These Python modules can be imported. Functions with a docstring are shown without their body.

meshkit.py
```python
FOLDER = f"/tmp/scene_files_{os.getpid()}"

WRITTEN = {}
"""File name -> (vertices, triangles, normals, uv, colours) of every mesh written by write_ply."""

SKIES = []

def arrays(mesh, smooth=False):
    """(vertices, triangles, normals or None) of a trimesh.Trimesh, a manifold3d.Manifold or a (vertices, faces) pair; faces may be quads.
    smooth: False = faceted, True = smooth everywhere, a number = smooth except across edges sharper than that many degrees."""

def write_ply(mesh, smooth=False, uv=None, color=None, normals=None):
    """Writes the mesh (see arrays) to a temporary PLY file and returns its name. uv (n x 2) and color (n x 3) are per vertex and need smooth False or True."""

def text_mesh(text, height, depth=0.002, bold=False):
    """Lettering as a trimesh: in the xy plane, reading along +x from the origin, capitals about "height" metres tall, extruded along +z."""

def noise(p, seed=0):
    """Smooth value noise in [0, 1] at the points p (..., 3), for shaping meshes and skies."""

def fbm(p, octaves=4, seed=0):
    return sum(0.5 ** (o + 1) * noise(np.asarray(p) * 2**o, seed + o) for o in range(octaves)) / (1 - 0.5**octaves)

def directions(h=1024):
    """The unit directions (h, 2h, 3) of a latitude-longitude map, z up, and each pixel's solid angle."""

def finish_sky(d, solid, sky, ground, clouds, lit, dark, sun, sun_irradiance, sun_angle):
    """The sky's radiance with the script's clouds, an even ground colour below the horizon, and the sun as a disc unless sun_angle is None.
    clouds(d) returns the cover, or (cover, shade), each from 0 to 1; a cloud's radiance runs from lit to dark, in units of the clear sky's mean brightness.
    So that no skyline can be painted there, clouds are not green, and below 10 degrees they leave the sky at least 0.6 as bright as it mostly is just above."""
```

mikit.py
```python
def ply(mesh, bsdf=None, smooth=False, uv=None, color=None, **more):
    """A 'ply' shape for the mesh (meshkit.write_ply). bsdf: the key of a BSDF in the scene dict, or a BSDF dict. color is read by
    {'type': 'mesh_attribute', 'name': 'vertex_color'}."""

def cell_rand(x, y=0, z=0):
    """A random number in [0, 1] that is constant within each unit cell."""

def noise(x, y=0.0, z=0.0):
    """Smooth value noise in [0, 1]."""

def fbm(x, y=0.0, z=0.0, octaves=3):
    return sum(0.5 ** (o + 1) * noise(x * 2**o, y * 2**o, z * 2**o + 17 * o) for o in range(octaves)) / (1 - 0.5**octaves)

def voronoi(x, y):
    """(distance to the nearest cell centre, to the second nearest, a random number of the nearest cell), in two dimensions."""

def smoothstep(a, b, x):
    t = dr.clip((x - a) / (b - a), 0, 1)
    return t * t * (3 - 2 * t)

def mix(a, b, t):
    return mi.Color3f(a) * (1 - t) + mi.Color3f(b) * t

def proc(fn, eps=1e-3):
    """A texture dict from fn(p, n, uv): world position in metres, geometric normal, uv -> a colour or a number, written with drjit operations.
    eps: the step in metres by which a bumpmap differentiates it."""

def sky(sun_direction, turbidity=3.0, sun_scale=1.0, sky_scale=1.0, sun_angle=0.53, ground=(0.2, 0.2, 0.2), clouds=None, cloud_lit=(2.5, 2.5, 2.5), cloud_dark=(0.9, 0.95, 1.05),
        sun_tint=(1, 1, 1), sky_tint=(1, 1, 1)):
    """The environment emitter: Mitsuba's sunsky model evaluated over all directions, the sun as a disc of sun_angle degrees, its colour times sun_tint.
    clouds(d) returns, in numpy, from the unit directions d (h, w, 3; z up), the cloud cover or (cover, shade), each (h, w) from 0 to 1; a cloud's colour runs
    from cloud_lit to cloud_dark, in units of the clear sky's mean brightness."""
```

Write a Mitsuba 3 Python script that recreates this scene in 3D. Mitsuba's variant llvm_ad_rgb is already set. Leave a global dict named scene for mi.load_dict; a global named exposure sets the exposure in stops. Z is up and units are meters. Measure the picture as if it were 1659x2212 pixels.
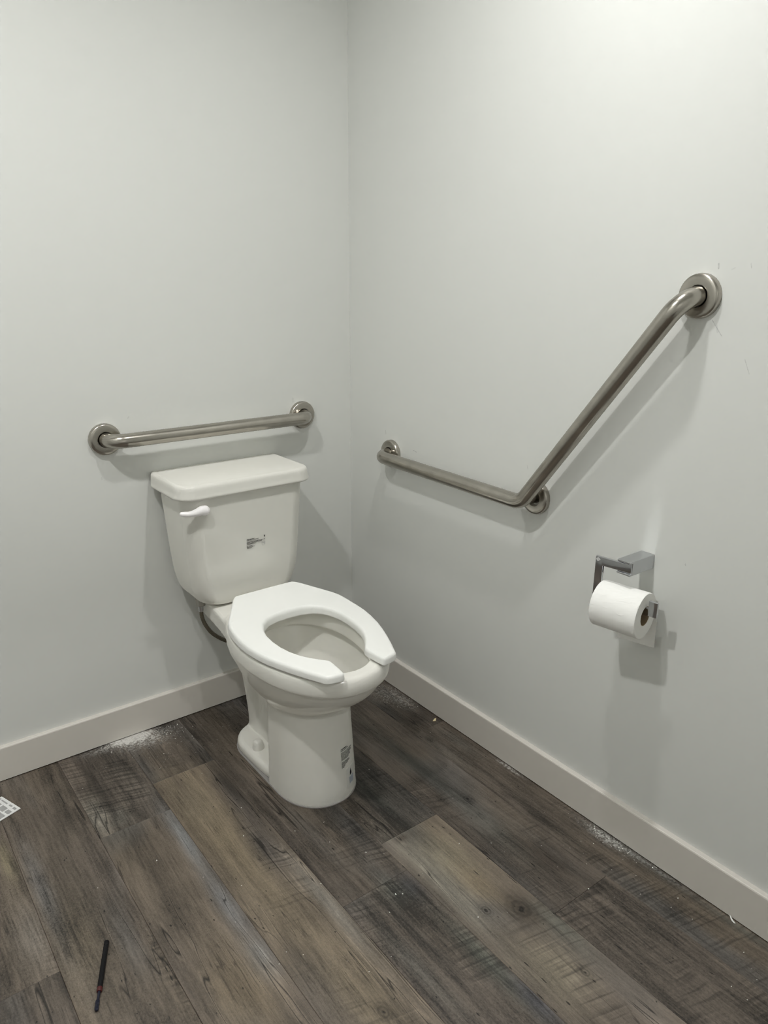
import math, random
import numpy as np
import trimesh, shapely, mapbox_earcut
import manifold3d as m3
from scipy.interpolate import PchipInterpolator
import drjit as dr
import mitsuba as mi
import mikit, meshkit
from mikit import proc, fbm, noise, cell_rand, smoothstep, mix, voronoi

# ------------------------------------------------------------------ camera, lights, exposure
scene, labels = {}, {}
exposure = 2.6
T = mi.ScalarTransform4f
CAM = np.array([-1.39237131, -2.01004073, 1.32234618])
YAW, PITCH, ROLL = np.radians([52.6631274, -17.58509299, 0.35344997])
FOCAL = 1618.604
_d = np.array([math.cos(YAW) * math.cos(PITCH), math.sin(YAW) * math.cos(PITCH), math.sin(PITCH)])
_r = np.array([math.sin(YAW), -math.cos(YAW), 0.0])
_u = np.cross(_r, _d)
_up = -math.sin(ROLL) * _r + math.cos(ROLL) * _u
scene['camera'] = {'type': 'perspective', 'fov_axis': 'x', 'fov': 2 * math.degrees(math.atan(829.5 / FOCAL)),
                   'to_world': T().look_at(origin=CAM.tolist(), target=(CAM + _d).tolist(), up=_up.tolist()),
                   'near_clip': 0.01, 'far_clip': 50.0}
CEIL = 2.44
LAMPS = [(-0.47, -1.06), (-1.45, -1.0), (-1.10, -3.05)]     # two recessed downlights in the room, one added in the hallway behind the camera as fill
LAMP_R, LAMP_DEEP = 0.042, [0.012, 0.002, 0.004]  # unseen recess depth limits the light on the upper walls
LAMP_RADIANCE = [(112.0, 111.5, 108.5), (188.0, 187.2, 182.0), (170.0, 169.5, 165.0)]

# ------------------------------------------------------------------ helpers
def rgb(r, g, b):
    return {'type': 'rgb', 'value': [r, g, b]}

def numbered(name):
    k, i = name, 0
    while k in scene or k in labels or any(s.startswith(k + '__') for s in scene):
        i += 1
        k = f'{name}_{i:03d}'
    return k

def obj(name, mesh, bsdf, parent=None, smooth=30, **kw):
    key = numbered(f'{parent}__{name}' if parent else name)
    scene[key] = mikit.ply(mesh, bsdf, smooth=smooth, **kw)
    return key

def tag(key, label, category=None, group=None, kind=None):
    labels[key] = {'label': label}
    if category: labels[key]['category'] = category
    if group: labels[key]['group'] = group
    if kind: labels[key]['kind'] = kind
    return key

def struct(name, mesh, bsdf, label, category, smooth=False):
    k = obj(name, mesh, bsdf, smooth=smooth)
    return tag(k, label, category, kind='structure')

def box(x0, x1, y0, y1, z0, z1):
    m = trimesh.creation.box(extents=(x1 - x0, y1 - y0, z1 - z0))
    m.apply_translation(((x0 + x1) / 2, (y0 + y1) / 2, (z0 + z1) / 2))
    return m

def man(m):
    o = m.to_mesh()
    return trimesh.Trimesh(o.vert_properties[:, :3], o.tri_verts, process=False)

def to_man(t):
    return m3.Manifold(m3.Mesh(np.asarray(t.vertices, np.float32), np.asarray(t.faces, np.uint32)))

def rbox(x0, x1, y0, y1, z0, z1, r=0.0015, seg=12):
    s = m3.Manifold.sphere(r, seg)
    return m3.Manifold.batch_hull([s.translate((x, y, z)) for x in (x0 + r, x1 - r) for y in (y0 + r, y1 - r) for z in (z0 + r, z1 - r)])

def cap_faces(ring, up=True):
    """Triangles that close a planar-ish ring (indices into the ring)."""
    t = mapbox_earcut.triangulate_float64(np.ascontiguousarray(ring[:, :2]), np.array([len(ring)], np.uint32)).reshape(-1, 3)
    a, b, c = (ring[t[:, k], :2] for k in range(3))
    area = ((b - a)[:, 0] * (c - a)[:, 1] - (b - a)[:, 1] * (c - a)[:, 0])
    flip = (area > 0) != up
    t = t.astype(int)
    t[flip] = t[flip][:, ::-1]
    return t

def loft(rings, cap0=True, cap1=True):
    """Closed skin through rings of equal length, counter-clockwise seen from above, bottom first."""
    n = len(rings[0])
    V = np.vstack(rings)
    F = []
    i = np.arange(n); j = (i + 1) % n
    for k in range(len(rings) - 1):
        a, b = k * n, (k + 1) * n
        F += [np.stack([a + i, a + j, b + j], 1), np.stack([a + i, b + j, b + i], 1)]
    if cap0: F.append(cap_faces(rings[0], False))
    if cap1: F.append(cap_faces(rings[-1], True) + (len(rings) - 1) * n)
    return trimesh.Trimesh(V, np.vstack(F), process=False)

def rrect(x0, x1, y0, y1, radii, n=10):
    """Rounded rectangle, ccw; radii in the order (x1,y1), (x0,y1), (x0,y0), (x1,y0)."""
    P = []
    for (cx, cy, sx, sy, a0), r in zip(((x1, y1, -1, -1, 0), (x0, y1, 1, -1, 90), (x0, y0, 1, 1, 180), (x1, y0, -1, 1, 270)), radii):
        for a in np.linspace(a0, a0 + 90, n):
            P.append((cx + sx * r + r * math.cos(math.radians(a)), cy + sy * r + r * math.sin(math.radians(a))))
    return np.array(P)

def tube(path, r, seg=20, cap=True):
    P = np.asarray(path, float)
    t = np.gradient(P, axis=0); t /= np.linalg.norm(t, axis=1, keepdims=True)
    n = np.cross(t[0], [0.3, 0.5, 0.81]); n /= np.linalg.norm(n)
    rad = np.broadcast_to(r, len(P))
    V = []
    a = np.linspace(0, 2 * math.pi, seg, endpoint=False)
    for k in range(len(P)):
        n = n - t[k] * (n @ t[k]); n /= np.linalg.norm(n)
        b = np.cross(t[k], n)
        V.append(P[k] + rad[k] * (np.cos(a)[:, None] * n + np.sin(a)[:, None] * b))
    i = np.arange(seg); j = (i + 1) % seg
    F = []
    for k in range(len(P) - 1):
        F += [np.stack([k * seg + i, k * seg + j, (k + 1) * seg + j], 1), np.stack([k * seg + i, (k + 1) * seg + j, (k + 1) * seg + i], 1)]
    V = np.vstack(V)
    if cap:
        c0, c1 = len(V), len(V) + 1
        V = np.vstack([V, P[:1], P[-1:]])
        F += [np.stack([np.full(seg, c0), j, i], 1), np.stack([np.full(seg, c1), (len(P) - 1) * seg + i, (len(P) - 1) * seg + j], 1)]
    return trimesh.Trimesh(V, np.vstack(F), process=False)

def filleted(points, radii, step=0.02, arc=9):
    """Polyline with its inner corners rounded to the radii."""
    P = [np.asarray(p, float) for p in points]
    out = [P[0]]
    for k in range(1, len(P) - 1):
        a, b = P[k - 1] - P[k], P[k + 1] - P[k]
        a /= np.linalg.norm(a); b /= np.linalg.norm(b)
        half = math.acos(np.clip(a @ b, -1, 1)) / 2
        d = radii[k - 1] / math.tan(half)
        c = P[k] + (a + b) / np.linalg.norm(a + b) * radii[k - 1] / math.sin(half)
        s, e = P[k] + a * d - c, P[k] + b * d - c
        w = math.acos(np.clip((s @ e) / radii[k - 1] ** 2, -1, 1))
        for t in np.linspace(0, 1, arc):
            out.append(c + (math.sin((1 - t) * w) * s + math.sin(t * w) * e) / math.sin(w))
    out.append(P[-1])
    res = [out[0]]
    for p in out[1:]:
        n = max(1, int(np.linalg.norm(p - res[-1]) / step))
        res += [res[-1] + (p - res[-1]) * (i + 1) / n for i in range(n)]
    return np.array(res)

def lathe(profile, seg=48):
    """profile: (radius, height) pairs about +z."""
    m = trimesh.creation.revolve(np.array(profile), sections=seg)
    return m

def axis_to(mesh, direction, at):
    M = trimesh.geometry.align_vectors([0, 0, 1], direction)
    M[:3, 3] = at
    mesh.apply_transform(M)
    return mesh

# ------------------------------------------------------------------ materials
def wall_colour(p, n, uv):
    base = mi.Color3f(0.812, 0.823, 0.798)
    v = fbm(p.x * 2.2 + p.y * 2.2, p.z * 2.2, p.y, 2)
    base = base * (0.985 + 0.03 * v)
    # scuffs left by the fitters: (y, z, y, z, half width, strength) on the right wall, (x, z, x, z, ..) on the back wall
    right = p.x > -0.02
    def seg(a, b, x0, z0, x1, z1, w):
        dx, dz = x1 - x0, z1 - z0
        t = dr.clip(((a - x0) * dx + (b - z0) * dz) / (dx * dx + dz * dz), 0, 1)
        d = dr.sqrt(dr.square(a - x0 - t * dx) + dr.square(b - z0 - t * dz))
        return 1 - smoothstep(w * 0.4, w, d)
    mark = mi.Float(0)
    for (x0, z0, x1, z1, w, s) in SCUFF_R:
        mark = dr.maximum(mark, dr.select(right, seg(p.y, p.z, x0, z0, x1, z1, w) * s, 0))
    for (x0, z0, x1, z1, w, s) in SCUFF_B:
        mark = dr.maximum(mark, dr.select(right, 0, seg(p.x, p.z, x0, z0, x1, z1, w) * s))
    mark = mark * (0.55 + 0.9 * noise(p.x * 300 + p.y * 300, p.z * 300))
    return mix(base, mi.Color3f(0.30, 0.31, 0.31), dr.clip(mark * 0.7, 0, 1))

SCUFF_R = [(-1.215, 1.243, -1.238, 1.215, 0.0012, 0.55), (-1.224, 1.236, -1.229, 1.222, 0.003, 0.2), (-1.213, 1.345, -1.214, 1.337, 0.0022, 0.6),
           (-1.24, 1.335, -1.246, 1.338, 0.002, 0.15), (-1.275, 1.345, -1.277, 1.338, 0.0015, 0.3), (-1.29, 1.175, -1.302, 1.15, 0.0012, 0.35),
           (-0.327, 0.824, -0.342, 0.821, 0.0016, 0.45), (-0.19, 0.861, -0.192, 0.852, 0.003, 0.3), (-0.776, 0.868, -0.778, 0.860, 0.0016, 0.4),
           (-1.228, 0.747, -1.229, 0.744, 0.0016, 0.4)]
SCUFF_B = [(-0.73, 0.949, -0.726, 0.953, 0.0022, 0.22), (-0.216, 0.955, -0.216, 0.946, 0.005, 0.14), (-0.815, 0.797, -0.815, 0.792, 0.003, 0.18),
           (-0.195, 0.935, -0.192, 0.93, 0.002, 0.15)]
scene['wall_paint'] = {'type': 'twosided', 'bsdf': {'type': 'roughplastic', 'diffuse_reflectance': proc(wall_colour), 'alpha': 0.45, 'int_ior': 1.35}}
scene['trim_paint'] = {'type': 'twosided', 'bsdf': {'type': 'roughplastic', 'diffuse_reflectance': rgb(0.66, 0.63, 0.585), 'alpha': 0.22, 'int_ior': 1.42}}
scene['ceiling_paint'] = {'type': 'twosided', 'bsdf': {'type': 'diffuse', 'reflectance': rgb(0.90, 0.90, 0.885)}}
scene['hall_paint'] = {'type': 'twosided', 'bsdf': {'type': 'diffuse', 'reflectance': rgb(0.80, 0.80, 0.78)}}  # pale, bounces the added hallway lamp into the room
scene['subfloor'] = {'type': 'twosided', 'bsdf': {'type': 'diffuse', 'reflectance': rgb(0.02, 0.018, 0.016)}}
scene['porcelain'] = {'type': 'principled', 'base_color': rgb(0.635, 0.627, 0.588), 'roughness': 0.12, 'specular': 0.5, 'clearcoat': 0.6, 'clearcoat_gloss': 0.97}
scene['seat_plastic'] = {'type': 'principled', 'base_color': rgb(0.735, 0.74, 0.722), 'roughness': 0.28, 'specular': 0.45}
scene['lever_plastic'] = {'type': 'principled', 'base_color': rgb(0.80, 0.78, 0.79), 'roughness': 0.2, 'specular': 0.5}
scene['cap_plastic'] = {'type': 'principled', 'base_color': rgb(0.62, 0.612, 0.575), 'roughness': 0.3, 'specular': 0.45}

def brushed(p, n, uv):
    v = fbm(p.x * 40 + p.z * 15, p.y * 40, p.z * 40, 3)
    return mi.Color3f(0.425, 0.402, 0.36) * (0.86 + 0.28 * v)
def brushed_rough(p, n, uv):
    return 0.17 + 0.09 * fbm(p.x * 25, p.y * 25, p.z * 25, 2)
scene['brushed_steel'] = {'type': 'principled', 'base_color': proc(brushed), 'metallic': 1.0, 'roughness': proc(brushed_rough), 'specular': 0.5}
scene['chrome'] = {'type': 'principled', 'base_color': rgb(0.60, 0.61, 0.63), 'metallic': 1.0, 'roughness': 0.05}
scene['satin_chrome'] = {'type': 'principled', 'base_color': rgb(0.55, 0.56, 0.575), 'metallic': 1.0, 'roughness': 0.24}

def paper_bump(p, n, uv):
    w = fbm(p.y * 60, p.z * 60, p.x * 60, 2)
    l = dr.abs(dr.sin(p.z * 260 + 7 * w + 3 * dr.sin(p.y * 90)))
    return (1 - smoothstep(0.0, 0.22, l)) * smoothstep(0.42, 0.6, fbm(p.y * 30 + 5, p.z * 70, p.x * 20, 2)) + 0.15 * fbm(p.x * 500, p.y * 500, p.z * 500, 2)
scene['tissue'] = {'type': 'twosided', 'bsdf': {'type': 'bumpmap', 'arbitrary': proc(paper_bump, eps=5e-4), 'scale': 0.0005,
                   'nested': {'type': 'diffuse', 'reflectance': rgb(0.86, 0.86, 0.84)}}}
scene['tissue_end'] = {'type': 'twosided', 'bsdf': {'type': 'diffuse', 'reflectance': rgb(0.83, 0.825, 0.80)}}
scene['cardboard'] = {'type': 'twosided', 'bsdf': {'type': 'diffuse', 'reflectance': rgb(0.26, 0.20, 0.13)}}
scene['print_ink'] = {'type': 'twosided', 'bsdf': {'type': 'diffuse', 'reflectance': rgb(0.035, 0.035, 0.035)}}
scene['print_grey'] = {'type': 'twosided', 'bsdf': {'type': 'diffuse', 'reflectance': rgb(0.36, 0.36, 0.36)}}
scene['print_blue_grey'] = {'type': 'twosided', 'bsdf': {'type': 'diffuse', 'reflectance': rgb(0.33, 0.36, 0.41)}}
scene['paper_white'] = {'type': 'twosided', 'bsdf': {'type': 'roughplastic', 'diffuse_reflectance': rgb(0.84, 0.84, 0.84), 'alpha': 0.3}}
scene['sticker_film'] = {'type': 'twosided', 'bsdf': {'type': 'roughplastic', 'diffuse_reflectance': rgb(0.66, 0.66, 0.63), 'alpha': 0.2}}
scene['grout'] = {'type': 'twosided', 'bsdf': {'type': 'diffuse', 'reflectance': rgb(0.27, 0.26, 0.25)}}
scene['black_oxide'] = {'type': 'principled', 'base_color': rgb(0.007, 0.007, 0.008), 'roughness': 0.45, 'specular': 0.15}
scene['red_ring'] = {'type': 'principled', 'base_color': rgb(0.06, 0.008, 0.009), 'roughness': 0.4}
scene['blue_steel'] = {'type': 'principled', 'base_color': rgb(0.02, 0.022, 0.04), 'metallic': 0.5, 'roughness': 0.3}
def hose_colour(p, n, uv):
    b = dr.sin(p.z * 1500 + p.x * 1500) * dr.sin(p.z * 1500 - p.x * 1500 + p.y * 900)
    return mi.Color3f(0.15, 0.135, 0.105) * (0.8 + 0.5 * smoothstep(-0.3, 0.5, b))
scene['braided_hose'] = {'type': 'principled', 'base_color': proc(hose_colour), 'metallic': 0.7, 'roughness': 0.38}
scene['nut_plastic'] = {'type': 'principled', 'base_color': rgb(0.32, 0.31, 0.28), 'roughness': 0.4}
def dust_colour(p, n, uv):
    return mi.Color3f(0.62, 0.61, 0.58) * (0.7 + 0.4 * noise(p.x * 500, p.y * 500))
scene['plaster'] = {'type': 'twosided', 'bsdf': {'type': 'diffuse', 'reflectance': proc(dust_colour)}}
scene['chip_white'] = {'type': 'twosided', 'bsdf': {'type': 'diffuse', 'reflectance': rgb(0.86, 0.86, 0.83)}}
scene['crumb_tan'] = {'type': 'twosided', 'bsdf': {'type': 'diffuse', 'reflectance': rgb(0.60, 0.51, 0.32)}}
scene['lens_off'] = {'type': 'diffuse', 'reflectance': rgb(0.8, 0.8, 0.8)}
scene['lamp_trim'] = {'type': 'twosided', 'bsdf': {'type': 'diffuse', 'reflectance': rgb(0.5, 0.5, 0.49)}}

for _k, _b in list(scene.items()):
    if _b.get('type') == 'principled':
        scene[_k] = {'type': 'twosided', 'bsdf': _b}

# floor planks: rows of 179.5 mm boards along y, their joints where the photograph shows them
ROW_W, ROW_0 = 0.1795, -0.130          # seams at x = ROW_0 - k * ROW_W
PLANK_L = 1.22
ENDS = [-0.513, -1.213, -0.820, -0.922, -0.268, -0.393, -1.224, -0.715, -0.2, -1.0, -0.55, -0.3]
TONE = {  # (row, segment): (lightness, warmth); segment 0 = the board that starts at the row's joint, -1 = the one behind it
    (0, -1): (-0.30, 0.10), (0, 0): (-0.05, 0.15), (1, -1): (-0.08, 0.0), (1, 0): (-0.10, 0.1), (2, -1): (-0.22, 0.05), (2, 0): (0.30, 0.35),
    (3, -1): (-0.20, 0.1), (3, 0): (-0.08, -0.15), (4, -1): (-0.30, 0.1), (4, 0): (0.16, 0.6), (5, -1): (-0.05, 0.1), (5, 0): (-0.02, 0.35), (6, -1): (-0.10, 0.35), (7, -1): (0.12, 0.1), (7, 0): (-0.08, 0.15)}
BLOBS = [  # row, x, y, rx, ry, colour, strength: printed blotches of single boards
    (4, -0.78, -0.62, 0.060, 0.34, (0.180, 0.145, 0.100), 0.85), (4, -0.80, -0.40, 0.045, 0.10, (0.17, 0.142, 0.105), 0.6), (4, -0.76, -1.15, 0.060, 0.20, (0.180, 0.144, 0.10), 0.8),
    (4, -0.698, -0.44, 0.030, 0.17, (0.056, 0.048, 0.043), 0.95), (4, -0.720, -0.66, 0.034, 0.13, (0.066, 0.058, 0.053), 0.9), (4, -0.690, -0.90, 0.018, 0.16, (0.19, 0.175, 0.155), 0.8),
    (4, -0.83, -1.10, 0.03, 0.12, (0.12, 0.10, 0.085), 0.5), (4, -0.80, -0.30, 0.012, 0.07, (0.075, 0.06, 0.048), 0.7),
    (5, -0.868, -0.52, 0.016, 0.13, (0.185, 0.190, 0.195), 0.8), (5, -0.872, -0.76, 0.020, 0.11, (0.170, 0.170, 0.175), 0.75), (5, -0.875, -0.92, 0.026, 0.05, (0.165, 0.165, 0.165), 0.7),
    (5, -0.945, -0.98, 0.06, 0.12, (0.165, 0.128, 0.085), 0.7), (5, -0.97, -0.20, 0.014, 0.17, (0.045, 0.036, 0.030), 0.9), (5, -1.000, -0.315, 0.026, 0.085, (0.205, 0.188, 0.160), 0.95),
    (5, -0.955, -0.345, 0.022, 0.045, (0.19, 0.178, 0.155), 0.7), (5, -1.005, -0.175, 0.02, 0.018, (0.048, 0.038, 0.032), 0.8), (5, -0.89, -0.24, 0.04, 0.14, (0.135, 0.118, 0.10), 0.5),
    (6, -1.13, -0.60, 0.04, 0.20, (0.095, 0.080, 0.064), 0.5), (6, -1.183, -0.50, 0.018, 0.20, (0.185, 0.176, 0.172), 0.75), (6, -1.16, -0.68, 0.04, 0.12, (0.19, 0.155, 0.11), 0.55), (6, -1.10, -0.30, 0.05, 0.10, (0.07, 0.058, 0.046), 0.5),
    (7, -1.225, -0.33, 0.014, 0.08, (0.22, 0.19, 0.125), 0.7), (7, -1.235, -0.60, 0.03, 0.09, (0.19, 0.17, 0.15), 0.6),
    (2, -0.40, -0.95, 0.06, 0.10, (0.235, 0.205, 0.150), 0.7), (2, -0.36, -1.16, 0.035, 0.055, (0.060, 0.047, 0.036), 0.9), (2, -0.46, -1.00, 0.026, 0.20, (0.215, 0.200, 0.170), 0.7),
    (2, -0.395, -1.05, 0.03, 0.07, (0.21, 0.165, 0.11), 0.7), (2, -0.445, -0.835, 0.022, 0.014, (0.06, 0.048, 0.038), 0.8), (2, -0.33, -1.24, 0.02, 0.07, (0.14, 0.145, 0.125), 0.6), (2, -0.42, -1.30, 0.05, 0.08, (0.23, 0.20, 0.15), 0.6),
    (3, -0.525, -0.965, 0.026, 0.05, (0.060, 0.060, 0.066), 0.85), (3, -0.56, -0.96, 0.026, 0.05, (0.135, 0.140, 0.125), 0.7), (3, -0.52, -1.20, 0.022, 0.13, (0.085, 0.095, 0.080), 0.75), (3, -0.51, -1.33, 0.02, 0.06, (0.085, 0.085, 0.098), 0.8),
    (3, -0.57, -1.12, 0.05, 0.10, (0.085, 0.070, 0.056), 0.5), (3, -0.645, -1.12, 0.02, 0.14, (0.15, 0.145, 0.13), 0.5),
    (1, -0.22, -0.62, 0.022, 0.25, (0.052, 0.055, 0.048), 0.75), (1, -0.23, -0.95, 0.03, 0.10, (0.165, 0.158, 0.14), 0.5), (1, -0.20, -1.10, 0.03, 0.07, (0.055, 0.042, 0.033), 0.8),
    (2, -0.40, -0.66, 0.020, 0.14, (0.050, 0.054, 0.046), 0.8), (2, -0.37, -0.50, 0.04, 0.10, (0.06, 0.052, 0.044), 0.5), (2, -0.345, -0.72, 0.03, 0.06, (0.13, 0.12, 0.105), 0.4),
    (0, -0.07, -0.46, 0.05, 0.05, (0.050, 0.040, 0.033), 0.7), (0, -0.115, -0.64, 0.02, 0.10, (0.165, 0.15, 0.13), 0.55), (0, -0.05, -0.62, 0.02, 0.09, (0.16, 0.155, 0.14), 0.4), (0, -0.03, -1.20, 0.014, 0.14, (0.085, 0.09, 0.085), 0.6), (0, -0.03, -1.48, 0.012, 0.10, (0.07, 0.075, 0.066), 0.6)]
KNOTS = [(-0.262, -0.785, 0.010), (-0.205, -0.825, 0.013), (-0.424, -1.117, 0.011), (-0.374, -1.345, 0.010), (-0.746, -1.17, 0.012), (-0.99, -0.275, 0.012), (-0.935, -0.34, 0.010), (-0.112, -0.565, 0.009), (-0.36, -1.16, 0.022)]

def board_of(x, y):
    row = dr.floor((ROW_0 - x) / ROW_W) + 1
    e = mi.Float(ENDS[0])
    for k in range(1, len(ENDS)):
        e = dr.select(dr.abs(row - k) < 0.5, ENDS[k], e)
    return row, dr.floor((e - y) / PLANK_L)

def floor_colour(p, n, uv):
    row, seg = board_of(p.x, p.y)
    a, b = cell_rand(row, seg, 3), cell_rand(row, seg, 7)
    light, warm = (a - 0.5) * 0.5, b * 0.4
    for (r, s), (l, w) in TONE.items():
        here = (dr.abs(row - r) < 0.5) & (dr.abs(seg - s) < 0.5)
        light, warm = dr.select(here, l, light), dr.select(here, w, warm)
    o = 37.0 * a + 11.0 * row
    wx = p.x + 0.006 * (fbm(p.x * 9 + o, p.y * 5, 0, 2) - 0.5) + 0.03 * (noise(p.x * 3 + o, p.y * 1.3) - 0.5)
    broad = fbm(wx * 16 + o, p.y * 1.6, o, 3)
    mid = fbm(wx * 60 + o, p.y * 5.0, o, 3)
    fine = fbm(wx * 300, p.y * 22 + o, o, 3)
    dots = fbm(p.x * 420, p.y * 300, o, 2)
    patch = fbm(p.x * 13 + o, p.y * 8, 6.0, 4)
    grit = fbm(p.x * 900, p.y * 420, o, 2)
    v = 0.92 + light + 1.15 * (broad - 0.5) + 0.95 * (mid - 0.5) + 0.95 * (fine - 0.5) + 0.55 * (dots - 0.5) + 0.45 * (grit - 0.5) + 0.85 * (patch - 0.5)
    c = mix((0.115, 0.0945, 0.0785), (0.138, 0.110, 0.080), dr.clip(warm + 1.1 * (fbm(p.x * 7 + o, p.y * 2.2, 3.0, 2) - 0.5), 0, 1))
    c = mix(c, (0.110, 0.105, 0.101), dr.clip(2.4 * (fbm(p.x * 11 + o, p.y * 2.8, 9.0, 2) - 0.56), 0, 0.7))
    for (r, x, y, rx, ry, col, s) in BLOBS:
        wob = 0.45 + 1.1 * fbm(wx * 40 + y * 7, p.y * 16, x * 9, 3)
        d = (dr.square((wx - x) / rx) + dr.square((p.y - y) / ry)) * wob
        c = mix(c, col, dr.select(dr.abs(row - r) < 0.5, dr.exp(-d) * s, 0))
    c = c * dr.clip(v, 0.25, 2.2)
    # saw marks across the board
    sm = smoothstep(0.50, 0.72, fbm(p.x * 9 + o, p.y * 5, 5.0, 2))
    lines = noise(p.y * 250 + p.x * 60 + 1.4 * noise(p.x * 30, p.y * 12), p.x * 10, o)
    c = c * (1 - sm * 0.42 * smoothstep(0.5, 0.85, lines)) * (1 + sm * 0.26 * smoothstep(0.55, 0.9, 1 - lines))
    # long dark cracks and pale raised grain along the board
    rid = dr.abs(fbm(wx * 34 + o, p.y * 1.9, o + 4.0, 3) - 0.5)
    crack = (1 - smoothstep(0.0, 0.010, rid)) * smoothstep(0.48, 0.60, fbm(p.x * 13, p.y * 3.4 + o, 1.0, 2))
    c = c * (1 - 0.75 * crack)
    rid2 = dr.abs(fbm(wx * 95 + o, p.y * 3.2, o + 8.0, 3) - 0.5)
    c = c * (1 - 0.45 * (1 - smoothstep(0.0, 0.020, rid2)) * smoothstep(0.50, 0.62, fbm(p.x * 19, p.y * 5 + o, 2.0, 2)))
    pale = (1 - smoothstep(0.0, 0.016, dr.abs(rid - 0.022))) * smoothstep(0.55, 0.70, fbm(p.x * 13, p.y * 3.4 + o, 1.0, 2))
    c = c * (1 + 0.34 * pale)
    # small dark pits
    f1, f2, w = voronoi(p.x * 34 + o, p.y * 15 + 3 * noise(p.x * 8, p.y * 8))
    c = c * (1 - 0.8 * dr.select(w > 0.8, 1 - smoothstep(0.03, 0.07, f1 * (0.7 + 0.9 * noise(p.x * 90, p.y * 60))), 0))
    for (x, y, r) in KNOTS:
        d = dr.sqrt(dr.square((p.x - x) / r) + dr.square((p.y - y) / (1.35 * r))) + 0.25 * (noise(p.x * 160, p.y * 160) - 0.5)
        ring = 0.5 + 0.5 * dr.sin(d * 11)
        c = c * (1 - dr.exp(-dr.square(d * 0.8)) * (0.30 + 0.38 * ring))
        c = c * (1 - 0.6 * (1 - smoothstep(0.12, 0.3, d)))
    # plaster dust trodden into the boards along the walls
    dust = mi.Float(0)
    for (x, y, rx, ry, s) in ((-0.842, -0.020, 0.040, 0.026, 1.35), (-0.800, -0.020, 0.034, 0.024, 1.25), (-0.785, -0.060, 0.060, 0.035, 0.50), (-0.91, -0.028, 0.05, 0.016, 0.25),
                              (-0.065, -0.27, 0.04, 0.06, 0.22), (-0.045, -0.35, 0.025, 0.05, 0.22), (-0.030, -1.135, 0.016, 0.06, 0.42), (-0.02, -1.25, 0.010, 0.10, 0.2), (-0.02, -0.80, 0.006, 0.04, 0.6)):
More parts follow.
